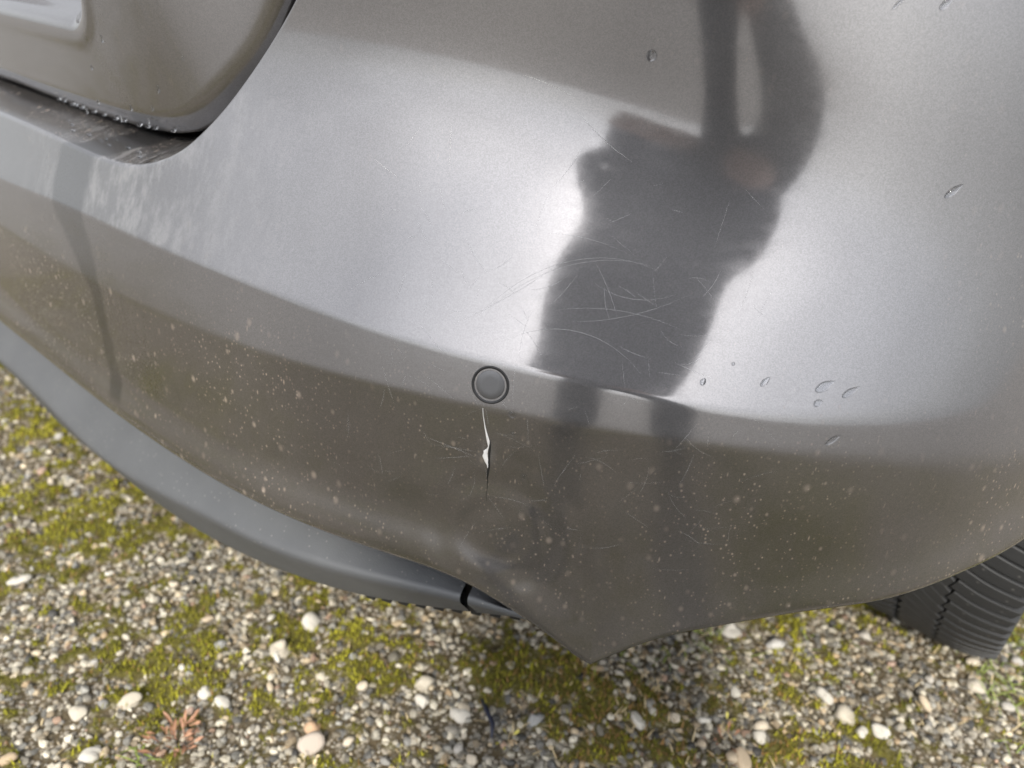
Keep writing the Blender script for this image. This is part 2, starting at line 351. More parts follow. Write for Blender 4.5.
def scatter(n, x0, x1, y0, y1, smin, smax, power, base, faces, name, seed, keep):
    r = np.random.default_rng(seed); x = r.uniform(x0, x1, n); y = r.uniform(y0, y1, n)
    k = r.random(n) < keep(x, y); x, y = x[k], y[k]; n = len(x)
    size = smin + (smax - smin)*r.random(n)**power
    shapes = np.stack([rock_shape(base, q) for q in range(16)]); v = shapes[r.integers(0, 16, n)]
    sc = np.stack([r.uniform(.85, 1.2, n), r.uniform(.65, .95, n), r.uniform(.45, .75, n)], 1)*size[:, None]/2
    v = v*sc[:, None, :]
    tl = r.normal(0, .25, n); ct, st = np.cos(tl)[:, None], np.sin(tl)[:, None]
    vy, vz = v[..., 1]*ct - v[..., 2]*st, v[..., 1]*st + v[..., 2]*ct
    a = r.uniform(0, 6.28, n); ca, sa = np.cos(a)[:, None], np.sin(a)[:, None]
    X = v[..., 0]*ca - vy*sa + x[:, None]; Y = v[..., 0]*sa + vy*ca + y[:, None]
    Z = vz + (ground_h(x, y) + sc[:, 2]*r.uniform(.15, .75, n) + .004*moss_f(x, y)*0)[:, None]
    col = PAL[r.choice(len(PAL), n, p=PW)]*(.24 + .76*r.random(n)**1.1)[:, None]*np.array([1.03, 1., .92])
    V = np.stack([X, Y, Z], -1).reshape(-1, 3); nb = len(base)
    F = (faces[None] + (np.arange(n)*nb)[:, None, None]).reshape(-1, 3)
    o = mesh_obj(name, V, F, M_STONE, attrs={'col': np.repeat(np.clip(col, 0, 1), nb, 0)}, smooth=nb > 12)
    return o
def keep_small(x, y): return np.clip(1.0 - .6*moss_f(x, y), .3, 1)*np.clip(2.4*fbm(x*8, y*8, 55, 4) - .30, .5, 1)*(1 - .35*np.exp(-(((x - .62)/.2)**2 + ((y - .36)/.18)**2)))*np.clip(1.25 - ((x - .4)**2 + (y - .25)**2)/.9, .3, 1)
g1 = scatter(118000, -1.15, 1.3, -.42, 1.25, .004, .0140, 1.8, ICO, ICF, 'fine_gravel', 1, keep_small)
tag(g1, 'fine pale gravel strewn over the damp soil', 'gravel', kind='stuff')
g2 = scatter(5600, -1.15, 1.3, -.42, 1.25, .009, .0155, 1.8, ICO2, ICF2, 'coarse_gravel', 2, lambda x, y: np.clip(1.1 - .75*moss_f(x, y), .2, 1))
tag(g2, 'rounded pea gravel of mixed whites, greys and tans', 'gravel', kind='stuff')
g3 = scatter(16000, -3.2, 3.4, -3.0, 3.2, .007, .018, 1.8, ICO, ICF, 'outlying_gravel', 3, lambda x, y: np.where((x > -1.12) & (x < 1.27) & (y > -.4) & (y < 1.22), 0, .8))
tag(g3, 'thinner gravel on the ground farther from the bumper', 'gravel', kind='stuff')

# moss: short blades in cushions
def moss_blades(n, seed):
    r = np.random.default_rng(seed); x = r.uniform(-1.4, 1.5, n); y = r.uniform(-.6, 1.5, n); mf = moss_f(x, y); k = r.random(n) < mf**1.2; x, y, mf = x[k], y[k], mf[k]; n = len(x)
    z = ground_h(x, y) + .003*mf; h = r.uniform(.003, .0095, n)*(.4 + .6*mf); w = r.uniform(.0008, .0018, n); a = r.uniform(0, 6.28, n); lean = r.uniform(.2, 1.0, n)*h; b = a + 1.57 + r.normal(0, .4, n)
    p0 = np.stack([x - w*np.cos(a), y - w*np.sin(a), z], -1); p1 = np.stack([x + w*np.cos(a), y + w*np.sin(a), z], -1)
    p2 = np.stack([x + lean*np.cos(b), y + lean*np.sin(b), z + h], -1)
    V = np.stack([p0, p1, p2], 1).reshape(-1, 3); F = np.arange(3*n).reshape(-1, 3)
    t = np.clip(fbm(x*9, y*9, 77, 3)*1.5 - .3 + r.normal(0, .18, n), 0, 1)[:, None]
    c = np.array([.085, .085, .012])*(1 - t) + np.array([.40, .375, .035])*t
    br = (r.random(n) < .08 + .45*np.exp(-(((x - .62)/.2)**2 + ((y - .36)/.18)**2)))[:, None]; c = np.where(br, np.array([.22, .13, .05]), c)
    return V, F, np.repeat(c, 3, 0)
V, F, C = moss_blades(520000, 5)
tm = NT('moss'); M_MOSS = tm.set(color=tm.attr('col', 'Color'), rough=.8, spec=.2)
tag(mesh_obj('moss', V, F, M_MOSS, attrs={'col': C}), 'yellow green moss cushions growing between the gravel', 'moss', kind='stuff')

# single pebbles that can be picked out
SHAPES = []
for k in range(0):
    v = rock_shape(ICO2, 100 + k, .2); o_me = bpy.data.meshes.new('pebble'); o_me.from_pydata([tuple(q) for q in v], [], [tuple(int(i) for i in q) for q in ICF2])
    o_me.polygons.foreach_set('use_smooth', np.ones(len(ICF2), bool)); SHAPES.append(v)
def pebble_mesh(k, color, hi=False):
    base, fc = (ICO3, ICF3) if hi else (ICO2, ICF2)
    v = rock_shape(base, 100 + k, .30); me = bpy.data.meshes.new('pebble'); me.from_pydata([tuple(q) for q in v], [], [tuple(int(i) for i in q) for q in fc]); me.polygons.foreach_set('use_smooth', np.ones(len(fc), bool))
    at = me.attributes.new('col', 'FLOAT_COLOR', 'POINT'); at.data.foreach_set('color', np.tile([*color, 1.], len(v)).astype(np.float32)); me.materials.append(M_STONE); return me
VAR = [pebble_mesh(k, PAL[(1, 1, 2, 2, 3, 4, 7, 9, 8, 9, 10, 3, 5, 0)[k]]) for k in range(14)]
r = np.random.default_rng(42); n_p = 0
while n_p < 285:
    x, y = r.uniform(-.75, 1.15), r.uniform(-.25, 1.2)
    if moss_f(np.array(x), np.array(y)) > .8 and r.random() < .6: continue
    o = bpy.data.objects.new('pebble', VAR[r.integers(14)]); COL.objects.link(o); o.parent = ground
    s_ = (.011 + .009*r.random()**1.6)/2; sx, sy, sz = s_*r.uniform(.9, 1.25), s_*r.uniform(.7, .95), s_*r.uniform(.5, .75)
    o.scale = (sx, sy, sz); o.rotation_euler = (r.normal(0, .2), r.normal(0, .2), r.uniform(0, 6.28)); o.location = (x, y, float(ground_h(np.array(x), np.array(y))) + sz*.55 + .002); n_p += 1
def stone(x, y, L, Wd, Hh, rz, k, color, label):
    o = bpy.data.objects.new('stone', pebble_mesh(k, color, True)); COL.objects.link(o)
    o.scale = (L/2, Wd/2, Hh/2); o.rotation_euler = (0.08, .05, R(rz)); o.location = (x, y, float(ground_h(np.array(x), np.array(y))) + Hh*.26)
    return tag(o, label, 'stone')
W_, CR, GRY, TAN, ORG = (.66, .63, .57), (.58, .53, .44), (.56, .55, .53), (.62, .50, .36), (.62, .42, .27)
stone(.184, -.138, .034, .019, .016, 62, 1, W_, 'long white oval pebble in the near left corner of the gravel')
stone(.186, .159, .032, .028, .022, 70, 3, W_, 'largest blocky white stone in the moss below the grey valance')
stone(.198, .103, .030, .027, .022, 15, 5, CR, 'squarish cream stone just in front of the largest white stone')
stone(.376, .203, .027, .022, .018, 20, 7, CR, 'cream stone touching a rounder white pebble below the valance end')
stone(.393, .186, .020, .017, .014, 40, 2, W_, 'round white pebble touching a cream stone below the valance end')
stone(.345, .047, .036, .029, .024, 80, 9, (.58, .50, .43), 'two-toned stone, pale orange on top, near the bottom edge')
stone(.331, .064, .022, .018, .016, 10, 11, ORG, 'small orange stone leaning on the two-toned stone')
stone(.190, .000, .022, .016, .013, 75, 4, W_, 'white oval pebble beside a dark lump of soil and bright moss')
stone(.221, .008, .018, .015, .012, 30, 6, W_, 'smaller white pebble next to the bright moss cushion')
stone(-.168, -.091, .026, .019, .015, 60, 8, W_, 'cream white pebble at the far left edge of the gravel')
stone(.147, -.075, .026, .020, .016, 55, 10, CR, 'cream oval pebble between the white oval and the reddish weed')
stone(.118, -.125, .022, .017, .014, 20, 12, CR, 'cream rounded pebble near the left end of the reddish weed')
stone(.797, .554, .034, .027, .022, 75, 3, CR, 'big cream pebble with a moss stain in front of the wheel')
stone(.824, .590-.045, .020, .018, .015, 10, 1, W_, 'round white pebble right of the big cream pebble')
stone(.845, .584-.022, .025, .021, .017, 30, 2, W_, 'larger round white pebble farther right of the big cream pebble')
stone(.766, .568, .022, .017, .014, 140, 13, W_, 'white pebble close on the left of the big cream pebble')
stone(.910, .735, .034, .020, .015, 170, 4, CR, 'flat elongated cream stone in front of the tyre')
stone(.618, .584, .030, .026, .020, 50, 5, W_, 'pale stone lying right under the bumper edge')
stone(.680, .600, .028, .022, .016, 10, 7, GRY, 'grey white stone in the shade below the bumper flank')
stone(.733, .393, .036, .022, .018, 140, 9, TAN, 'tan stone cut off by the bottom edge of the picture')
stone(.612, .352, .024, .017, .013, 150, 10, W_, 'white wedge shaped pebble on the mossy soil in the middle foreground')
stone(.440, .205, .026, .018, .015, 20, 12, W_, 'white flat pebble just left of the dark twig')
stone(.430, .045, .022, .016, .012, 30, 6, TAN, 'tan oval pebble right of the two-toned stone')

# plants and litter
def leaf_strip(L, wd, bend, seg=6, droop=0., stalk=0.):
    v, f = [], []
    for i in range(seg + 1):
        t = i/seg; q = max(0, (t - stalk)/(1 - stalk)); w = wd*math.sin(math.pi*min(1, .10 + .90*q)**.85) if q > 0 else .0012
        if i == seg: w = .0005
        y = L*math.cos(bend*t*.5)*t; z = L*math.sin(bend)*t*(1 - droop*t)
        v += [(-w/2, y, z + w*.18), (0, y, z), (w/2, y, z + w*.18)]
    for i in range(seg):
        a = i*3; f += [(a, a+1, a+4, a+3), (a+1, a+2, a+5, a+4)]
    return v, f
def leaf_mat(name, c1, c2, scale=120):
    t = NT(name); n = t.noise(t.tc('Object'), scale, 3); return t.set(color=t.mix(n, c1, c2), rough=.6)
M_RED = leaf_mat('reddish_leaf', (.20, .09, .05), (.40, .22, .13)); M_GRN = leaf_mat('grass_leaf', (.10, .16, .02), (.30, .36, .07)); M_YEL = leaf_mat('yellow_leaf', (.40, .36, .04), (.58, .52, .12)); M_STRAW = leaf_mat('straw', (.38, .28, .14), (.62, .52, .32)); M_TWIG = simple('dark_twig', (.012, .014, .03), .5)
def gz(x, y): return float(ground_h(np.array(float(x)), np.array(float(y))))
def rosette(x, y, n, L, mat, label, seed, name='weed'):
    r = random.Random(seed); e = empty(name, (x, y, gz(x, y))); tag(e, label, 'weed')
    for i in range(n):
        l = L*r.uniform(.30, .60); v, f = leaf_strip(l, .003 + l*r.uniform(.05, .10), r.uniform(.3, 1.1), droop=r.uniform(.2, .6), stalk=r.uniform(.2, .5))
        q = L*.75*r.random()**.7; a = i*2.4
        o = mesh_obj('leaf', v, f, mat, e); o.rotation_euler = (r.uniform(-.3, .5), r.uniform(-.6, .6), a + r.uniform(-1.1, 1.1)); o.location = (-q*math.sin(a), q*math.cos(a), .003 + r.uniform(0, .010))
    v, f = [], []
    return e
rosette(.233, -.062, 46, .034, M_RED, 'reddish brown rosette weed at the bottom left of the gravel', 1)
rosette(.702, .400, 9, .024, M_RED, 'small dark red weed near the tan stone in the foreground', 2)
rosette(.372, .022, 9, .026, M_STRAW, 'straw brown withered weed right of the two-toned stone', 4)
rosette(.60, .545, 8, .02, M_GRN, 'small green weed under the bumper flank', 5)
rosette(.512, .216, 5, .017, M_YEL, 'bright yellow seedling beside the dark twig', 6)
rosette(.695, .43, 5, .017, M_YEL, 'yellow green seedling beside the small dark red weed', 7)
def blades(spots, mat, name, label):
    """sparse grass: blades too fine to pick apart"""
    v, f = [], []
    for x, y, n, L, seed, spread in spots:
        r = random.Random(seed)
        for i in range(n):
            a, l = r.uniform(0, 6.28), L*r.uniform(.5, 1.2); bx, by = x + r.gauss(0, spread), y + r.gauss(0, spread); bz = gz(bx, by)
            sv, sf = leaf_strip(l, .0018, r.uniform(.4, 1.2), 4, r.uniform(.2, .6)); k = len(v); ca, sa = math.cos(a), math.sin(a)
            v += [(q[0]*ca - q[1]*sa + bx, q[0]*sa + q[1]*ca + by, q[2] + bz) for q in sv]; f += [tuple(k + j for j in q) for q in sf]
    tag(mesh_obj(name, v, f, mat), label, 'grass', kind='stuff')
blades([(.955, .80, 110, .030, 1, .05), (1.03, .84, 140, .032, 2, .06), (.615, .53, 24, .025, 3, .03), (.225, -.098, 10, .028, 6, .008), (.56, .46, 20, .018, 8, .04), (.75, .62, 20, .018, 9, .05)], M_GRN, 'green_grass', 'sparse green grass blades by the tyre and under the bumper')
rs = random.Random(77); lit = [(rs.uniform(-.5, 1.0), rs.uniform(-.2, .9), 5, .012, 100 + i, .02) for i in range(150)]
blades([(.505, .255, 22, .020, 4, .025), (.62, .36, 70, .018, 5, .05), (.93, .70, 40, .02, 7, .04), (.56, .40, 60, .016, 10, .06), (.70, .48, 60, .016, 11, .07)] + lit, M_STRAW, 'dry_straw', 'dry straw wisps and litter scattered between the pebbles')
def tube(pts, rad, mat, name, parent=None, ns=8):
    pts = [Vector(p) for p in pts]; v, f = [], []
    for i, p in enumerate(pts):
        t = (pts[min(i+1, len(pts)-1)] - pts[max(i-1, 0)]).normalized(); a = t.orthogonal().normalized() if i == 0 else (a - t*a.dot(t)).normalized(); b = t.cross(a); rr = rad[i] if isinstance(rad, (list, tuple)) else rad
        v += [tuple(p + a*math.cos(k*2*math.pi/ns)*rr + b*math.sin(k*2*math.pi/ns)*rr) for k in range(ns)]
    n = len(pts); f = [(i*ns+k, i*ns+(k+1) % ns, (i+1)*ns+(k+1) % ns, (i+1)*ns+k) for i in range(n-1) for k in range(ns)] + [tuple(range(ns))[::-1], tuple(range((n-1)*ns, n*ns))]
    return mesh_obj(name, v, f, mat, parent)
tag(tube([(.452, .232, .008), (.468, .224, .010), (.486, .216, .008), (.497, .203, .005)], [.0022, .0034, .003, .0015], M_TWIG, 'twig'), 'thin blue black twig lying on the gravel below the bumper tip', 'twig')

# ---------------------------------------------------------------- car
car = empty('car', (S0x := float(plan(S_MID)[0]), 0, 0)); tag(car, 'dirty grey metallic car seen at its dented rear right corner', 'car')
bpy.context.view_layer.update()
def car_part(o, parent=None):
    o.parent = parent or car; o.matrix_parent_inverse = (parent or car).matrix_world.inverted(); return o
# opening edge (lip) in outline length s and height z, from the middle outwards and up the side of the tailgate
LIP = np.array([(S_MID, .6348), (-.58, .6358), (-.467, .6345), (-.413, .6388), (-.383, .6469), (-.3506, .6624), (-.3343, .6757), (-.3106, .7008), (-.2875, .7296), (-.2529, .771), (-.233, .794), (-.205, .832), (-.186, .87), (-.172, .905)])
ll = np.concatenate([[0], np.cumsum(np.hypot(*np.diff(LIP, axis=0).T))]); lipc = cspline(ll, LIP)
S_END, Z_TOP = .62, .905
sb = np.concatenate([np.linspace(S_MID, .107, 330)[:-1], np.linspace(.107, S_END, 220)]); nc = len(sb)
# where each column ends at the top
sA, sB = -.47, -.12
lA = float(np.interp(sA, LIP[:3, 0], ll[:3]))
top_l = np.where(sb <= sA, np.interp(sb, LIP[:3, 0], ll[:3]), lA + (ll[-1] - lA)*np.clip((sb - sA)/(sB - sA), 0, 1))
st = lipc(top_l)
flat = sb > sB
st[flat, 0] = LIP[-1, 0] + (S_END - LIP[-1, 0])*(sb[flat] - sB)/(S_END - sB); st[flat, 1] = Z_TOP
z0 = zbot(sb); zb = zband(sb); zc = zcrease(sb); zm = zc + .012
def rows(n, p=1.): return np.linspace(0, 1, n, endpoint=False)**p
segs = [(z0, z0 + .028, 26), (z0 + .028, zb - .012, 40), (zb - .012, zb + .008, 16), (zb + .008, zc - .008, 8), (zc - .008, zm, 24)]
ZR, SR = [], []
for a, b, n in segs:
    for t in rows(n): ZR.append(a + (b - a)*t); SR.append(sb)
for t in np.linspace(0, 1, 110):
    ZR.append(zm + (st[:, 1] - zm)*t); SR.append(sb + (st[:, 0] - sb)*t**1.6)
ZR, SR = np.array(ZR), np.array(SR); nr = len(ZR)
P = skin(SR, ZR)
# rows folded inward at the lower edge
nin = plan_n(sb)
def fold(prev, steps): return [np.concatenate([prev[:, :2] - nin*a, prev[:, 2:3] + b], 1) for a, b in steps]
low = fold(P[0], [(.0015, -.0008), (.004, -.001), (.012, -.0005), (.025, .002)])[::-1]
# rows rolled over the opening edge (lip), then the sill behind it
dPc = np.gradient(P[-1], axis=0); dPc /= np.linalg.norm(dPc, axis=1)[:, None]
nrm = np.cross(dPc, P[-1] - P[-3]); nrm /= np.linalg.norm(nrm, axis=1)[:, None]
outd = np.concatenate([nin, 0*nin[:, :1]], 1); nrm *= np.sign((nrm*outd).sum(1))[:, None]
bdir = np.cross(nrm, dPc); bdir *= np.sign((bdir*(P[-1] - P[-3])).sum(1))[:, None]; bdir /= np.linalg.norm(bdir, axis=1)[:, None]
rr = (.0016 + .0050*(1 - sstep(-.40, -.30, sb)))[:, None]
sill_w = 1 - sstep(-.40, -.30, sb); th_m = np.radians(85 - 32*sill_w)
roll = [P[-1] + rr*(np.sin(th_m*q)[:, None]*bdir - (1 - np.cos(th_m*q))[:, None]*nrm) for q in (.25, .5, .75, 1.)]; base = roll[-1]
inward = -np.concatenate([plan_n(st[:, 0]), 0*nin[:, :1]], 1)
dirn = inward + np.array([0, 0, 1.])*(.30*sill_w)[:, None]
sill = [base + dirn*q for q in np.linspace(.001, .060, 9)] + [base + dirn*.061 + inward*a + np.array([0, 0, 1.])*b for a, b in ((.003, -.003), (.006, -.012), (.012, -.03), (.03, -.035), (.05, -.035))]
allP = np.array(low + list(P) + roll + sill); nlow = len(low); NR = len(allP)
UVs = np.concatenate([np.stack([np.tile(sb, (nlow, 1)), np.tile(z0, (nlow, 1))], -1), np.stack([SR, ZR], -1), np.stack([np.tile(st[:, 0], (NR - nlow - nr, 1)), np.tile(st[:, 1], (NR - nlow - nr, 1)) + np.arange(NR - nlow - nr)[:, None]*.009], -1)])
u, v_ = UVs[..., 0], UVs[..., 1]
# road film: heavy below the band, light above, none at the top
dirt = .10 + .9*(1 - sstep(.505, .545, v_ + .012*(fbm(u*20, v_*20, 5) - .5)*2)) + .35*sstep(.545, .53, v_)*0
dirt = dirt + (np.arange(NR)[:, None] >= nlow + nr + 4)*.9*(1 - sstep(-.36, -.30, u)) + .30*(1 - sstep(.545, .60, v_)) + .45*np.exp(-((u + .52)/.18)**2)*(v_ > .6)*(fbm(u*30, v_*14, 8)) + .35*sstep(.25, .45, u)*(v_ < .68)
# run of water from the tailgate gap
wc = cspline([.35, .40, .45, .51, .555, .60, .70, .9], [-.45, -.459, -.464, -.475, -.507, -.532, -.49, -.46]); ww = cspline([.35, .40, .45, .51, .555, .60, .70, .9], [.008, .013, .012, .015, .032, .040, .034, .03])
wet = 1 - sstep(.75, 1.1, np.abs(u - wc(v_) - .006*(vnoise(v_*90, v_*0, 3) - .5))/ww(v_)); wet = wet*sstep(.375, .40, v_)
wet = np.maximum(wet, .55*(1 - sstep(.01, .03, np.abs(u + .335 + (.64 - v_)*.25)/2.0))*sstep(.60, .63, v_)*(v_ < .66)*0)
mottle = np.exp(-((u + .44)/.15)**2)*sstep(-.004, .004, v_ - zcrease(u))*(v_ < .72) + .9*np.exp(-((u - .001)/.007)**2 - ((v_ - .494)/.012)**2)
half = allP.reshape(-1, 3); mir = half.copy(); mir[:, 0] = 2*S0x - mir[:, 0]
F1 = grid_faces(NR, nc); nv = len(half)
both = np.concatenate([half, mir]); FF = np.concatenate([F1, F1[:, ::-1] + nv])
uv2 = np.concatenate([UVs.reshape(-1, 2), np.stack([2*S_MID - u, v_], -1).reshape(-1, 2)])
bumper = mesh_obj('rear_bumper', both, FF, M_PAINT, attrs={'dirt': np.tile(dirt.ravel(), 2), 'mottle': np.tile(mottle.ravel(), 2), 'wet': np.concatenate([wet.ravel(), 0*wet.ravel()])}, uv=uv2)
bm = bmesh.new(); bm.from_mesh(bumper.data); bmesh.ops.remove_doubles(bm, verts=[q for q in bm.verts if abs(q.co.x - S0x) < 1e-4], dist=1e-5); bm.to_mesh(bumper.data); bm.free()
car_part(bumper); bumper['label'] = 'grey painted bumper corner with road film, scratches and a crack'

def frame_at(s, z):
    p = skin(s, z); a = skin(s + .001, z) - skin(s - .001, z); b = skin(s, z + .001) - skin(s, z - .001); n = np.cross(a, b); n /= np.linalg.norm(n); a /= np.linalg.norm(a)
    return Vector(p), Vector(a), Vector(np.cross(n, a)), Vector(n)
def decal_obj(name, v, f, s, z, mat, parent, smooth=True, off=0.):
    """small piece built in the tangent frame (right, up, out) of the skin"""
    p, a, b, n = frame_at(s, z); o = mesh_obj(name, v, f, mat, None, smooth)
    mm = Matrix((a, b, n)).transposed().to_4x4(); mm.translation = p + n*off; o.matrix_world = mm; bpy.context.view_layer.update(); car_part(o, parent); return o
def lathe(prof, ns=48):
    v = [(r_*math.cos(2*math.pi*k/ns), r_*math.sin(2*math.pi*k/ns), z_) for r_, z_ in prof for k in range(ns)]
    f = [(i*ns+k, i*ns+(k+1) % ns, (i+1)*ns+(k+1) % ns, (i+1)*ns+k) for i in range(len(prof)-1) for k in range(ns)]
    return v, f
M_DISC = simple('satin_grey_paint', (.13, .13, .135), .38, .7, var=.05, scale=300)
for sg in (0,):
    v, f = lathe([(.0148, -.004), (.0148, .0002), (.0146, .0006), (.0139, .0007), (.0131, .0004), (.0122, -.0004), (.0108, -.0008)]); decal_obj('sensor_ring', v, f, 0, .5495, M_BLACK, bumper, off=.0)
    v, f = lathe([(.0112, -.003), (.0112, -.0001), (.01105, .0003), (.0107, .00042), (.006, .00044), (.0001, .00044)]); decal_obj('sensor_disc', v, f, 0, .5495, M_DISC, bumper, off=.0)
def ribbon(pts, name, mat, off=.0004, bulge=.0003):
    """strip on the skin: pts = (s, z, halfwidth)"""
    s, z, w = np.array(pts, float).T; V = []
    for k, (q, h) in enumerate(((-1, 0), (-.45, bulge), (.45, bulge), (1, 0))):
        V.append(skin(s + q*w, z) + np.concatenate([plan_n(s), 0*s[:, None]], 1)*(off + h))
    V = np.array(V).transpose(1, 0, 2); n = len(s)
    return car_part(mesh_obj(name, V.reshape(-1, 3), grid_faces(n, 4), mat), bumper)
ribbon([(-.0035, .531, .00012), (-.0028, .525, .00018), (-.0018, .520, .00025), (-.0008, .515, .0004), (.0002, .511, .0006), (.0013, .507, .0009), (.0024, .503, .0012), (.0028, .5005, .0009), (.0030, .498, .0003), (.0022, .4955, .0007), (.0008, .493, .0018), (.0009, .491, .0016), (.0006, .488, .0022), (.0014, .4855, .0019), (.0020, .483, .0013), (.0030, .481, .0006), (.0034, .478, .0002)], 'crack', M_CRACK, .0003, .0008)
ribbon([(.0040, .503, .0002), (.0042, .498, .0007), (.0040, .492, .0007), (.0040, .486, .0007), (.0042, .480, .0010), (.0036, .473, .0009), (.0034, .466, .0003)], 'crack_slit', M_BLACK, .0002, .0002)
ribbon([(.0034, .468, .0003), (.0042, .460, .0002), (.0034, .453, .0002), (.0044, .446, .0001)], 'crack_slit', M_BLACK, .0002, .0001)
# scratches
def scratch_set(n, seed):
    r = np.random.default_rng(seed); V, F = [], []
    def add(s0, z0_, a0, L, curv, w):
        m_ = max(6, int(L/.004)); a = a0 + curv*np.linspace(0, 1, m_); ds = L/m_
        s = s0 + np.cumsum(np.cos(a))*ds; z = z0_ + np.cumsum(np.sin(a))*ds
        ok = (z > zbot(s) + .01) & (z < .82) & (s > -.2)
        if not ok.all(): return
        wd = w*np.sin(np.linspace(.15, math.pi - .15, m_)); nx, nz = -np.sin(a), np.cos(a); k = sum(len(q) for q in V)
        o3 = np.concatenate([plan_n(s), 0*s[:, None]], 1)*.00012
        V.append(np.stack([skin(s - nx*wd, z - nz*wd) + o3, skin(s + nx*wd, z + nz*wd) + o3], 1).reshape(-1, 3)); F.append(grid_faces(m_, 2) + k)
    for s0, z0_, a0, L, cv, w in [(-.02, .592, .95, .15, -1.2, .00016), (-.012, .60, .8, .13, -.9, .00014), (.0, .578, .6, .12, -1.3, .00016), (-.04, .585, .5, .10, .2, .00014), (.035, .605, .25, .10, -.5, .00014), (.05, .60, .1, .09, .4, .00014), (.06, .63, -.5, .07, .9, .00014), (.09, .60, 2.0, .05, .3, .00014), (.02, .655, .1, .07, -.4, .00012), (.03, .74, -.7, .06, .3, .0003), (-.02, .76, -.15, .05, -.2, .0003),
                             (-.055, .495, -.15, .05, -.1, .00025), (-.05, .488, .1, .045, -.1, .00022), (-.045, .475, .25, .04, .1, .00025), (-.002, .535, -1.4, .02, .1, .0002)]: add(s0, z0_, a0, L, cv, w)
    for i in range(n): add(r.uniform(-.12, .2), r.uniform(.40, .70), r.uniform(0, 6.28), r.uniform(.008, .04), r.normal(0, .5), r.uniform(.00008, .00018))
    return np.concatenate(V), np.concatenate(F)
V, F = scratch_set(150, 3)
M_SCR = simple('scuffed_clearcoat', (.42, .42, .42), .5, .2, alpha=.40)
sc_o = car_part(mesh_obj('scratches', V, F, M_SCR), bumper); sc_o['kind'] = 'stuff'
# drops
def drop(s, z, L, Wd, ang, h=.0016, tail=.0):
    base, fc = ICO3, ICF3; v = base.copy(); v[:, 2] = np.maximum(v[:, 2], -.35)
    tt = v[:, 0]; v[:, 1] *= (1 - tail*np.clip(tt, 0, 1)); v = v*np.array([L/2.3, Wd/2.3, h*.6])
    ca, sa = math.cos(ang), math.sin(ang); v = np.stack([v[:, 0]*ca - v[:, 1]*sa, v[:, 0]*sa + v[:, 1]*ca, v[:, 2]], 1)
    return decal_obj('water_drop', v, fc, s, z, M_WATER, bumper)
for a in [(.0833, .7806, .009, .0085, 1.5, .0018, 0), (.321, .7133, .017, .006, .75, .0016, .6), (.2805, .8264, .012, .006, .8, .0016, .5), (.248, .8247, .012, .003, .9, .001, .5), (.1554, .5733, .007, .005, 1.2, .0015, .3), (.2001, .5775, .011, .005, .9, .0015, .5), (.2439, .5778, .018, .008, .55, .0014, .5), (.2399, .5663, .008, .006, .5, .0012, .2), (.2634, .575, .017, .006, .6, .0015, .6), (.2547, .5408, .015, .005, .7, .0014, .5), (.1757, .5868, .003, .003, 0, .001, 0), (.0194, .5297, .006, .007, 1.5, .0012, 0), (.0214, .5134, .0045, .0045, 0, .001, 0), (.033, .4762, .006, .006, 0, .001, 0)]: drop(*a)
# beads on the sill
rb = random.Random(9)
# tailgate
gate_edge = cspline([S_MID, -.6, -.47, -.40, -.35, -.31, -.2875, -.2529, -.205, -.160], [-.060, -.060, -.060, -.0635, -.071, -.080, -.084, -.0875, -.0865, -.083])
def gate_off(s, z): return gate_edge(s) + .20*(np.minimum(z, .82) - .665)*(1 - sstep(-.42, -.27, s)) - .06*sstep(.92, 1.04, z)
GB = np.array([(S_MID, .6632), (-.69, .6616), (-.5877, .6613), (-.4961, .6625), (-.4385, .6649), (-.3976, .6694), (-.3685, .6781), (-.342, .6938), (-.3131, .7198), (-.2875, .748), (-.2646, .781), (-.2565, .7925), (-.231, .832), (-.212, .87), (-.198, .9045)])
gl = np.concatenate([[0], np.cumsum(np.hypot(*np.diff(GB, axis=0).T))]); gc = cspline(gl, GB)
gb = gc(np.linspace(0, gl[-1], 300)); gs = gb[:, 0]; gzb = gb[:, 1]; Z_G = 1.035
tt = np.concatenate([np.linspace(0, .12, 26, endpoint=False), np.linspace(.12, 1, 130)])
GS = np.tile(gs, (len(tt), 1)); GZ_ = gzb[None] + (Z_G - gzb[None])*tt[:, None]
def gate_point(s, z, hb):
    d = gate_off(s, z)
    d = d - .012*(1 - np.clip(hb/.022, 0, 1))**2.2       # rounds under at its edge
    # number plate recess with a sloping sill
    dx = s + .475; dz = .7425 + .035*np.maximum(s + .62, 0)*0 - z; q = np.maximum(dx, 0)
    rx, rz = np.maximum(dx + .055, 0), np.maximum(dz + .055, 0); sd = np.sqrt(rx**2 + rz**2) - .055
    d = d - .030*(1 - sstep(-.042, .0, sd)) + .0016*np.exp(-((sd - .003)/.008)**2)
    p = plan(s); n = plan_n(s); return np.stack([p[..., 0] + n[..., 0]*d, p[..., 1] + n[..., 1]*d, z], -1)
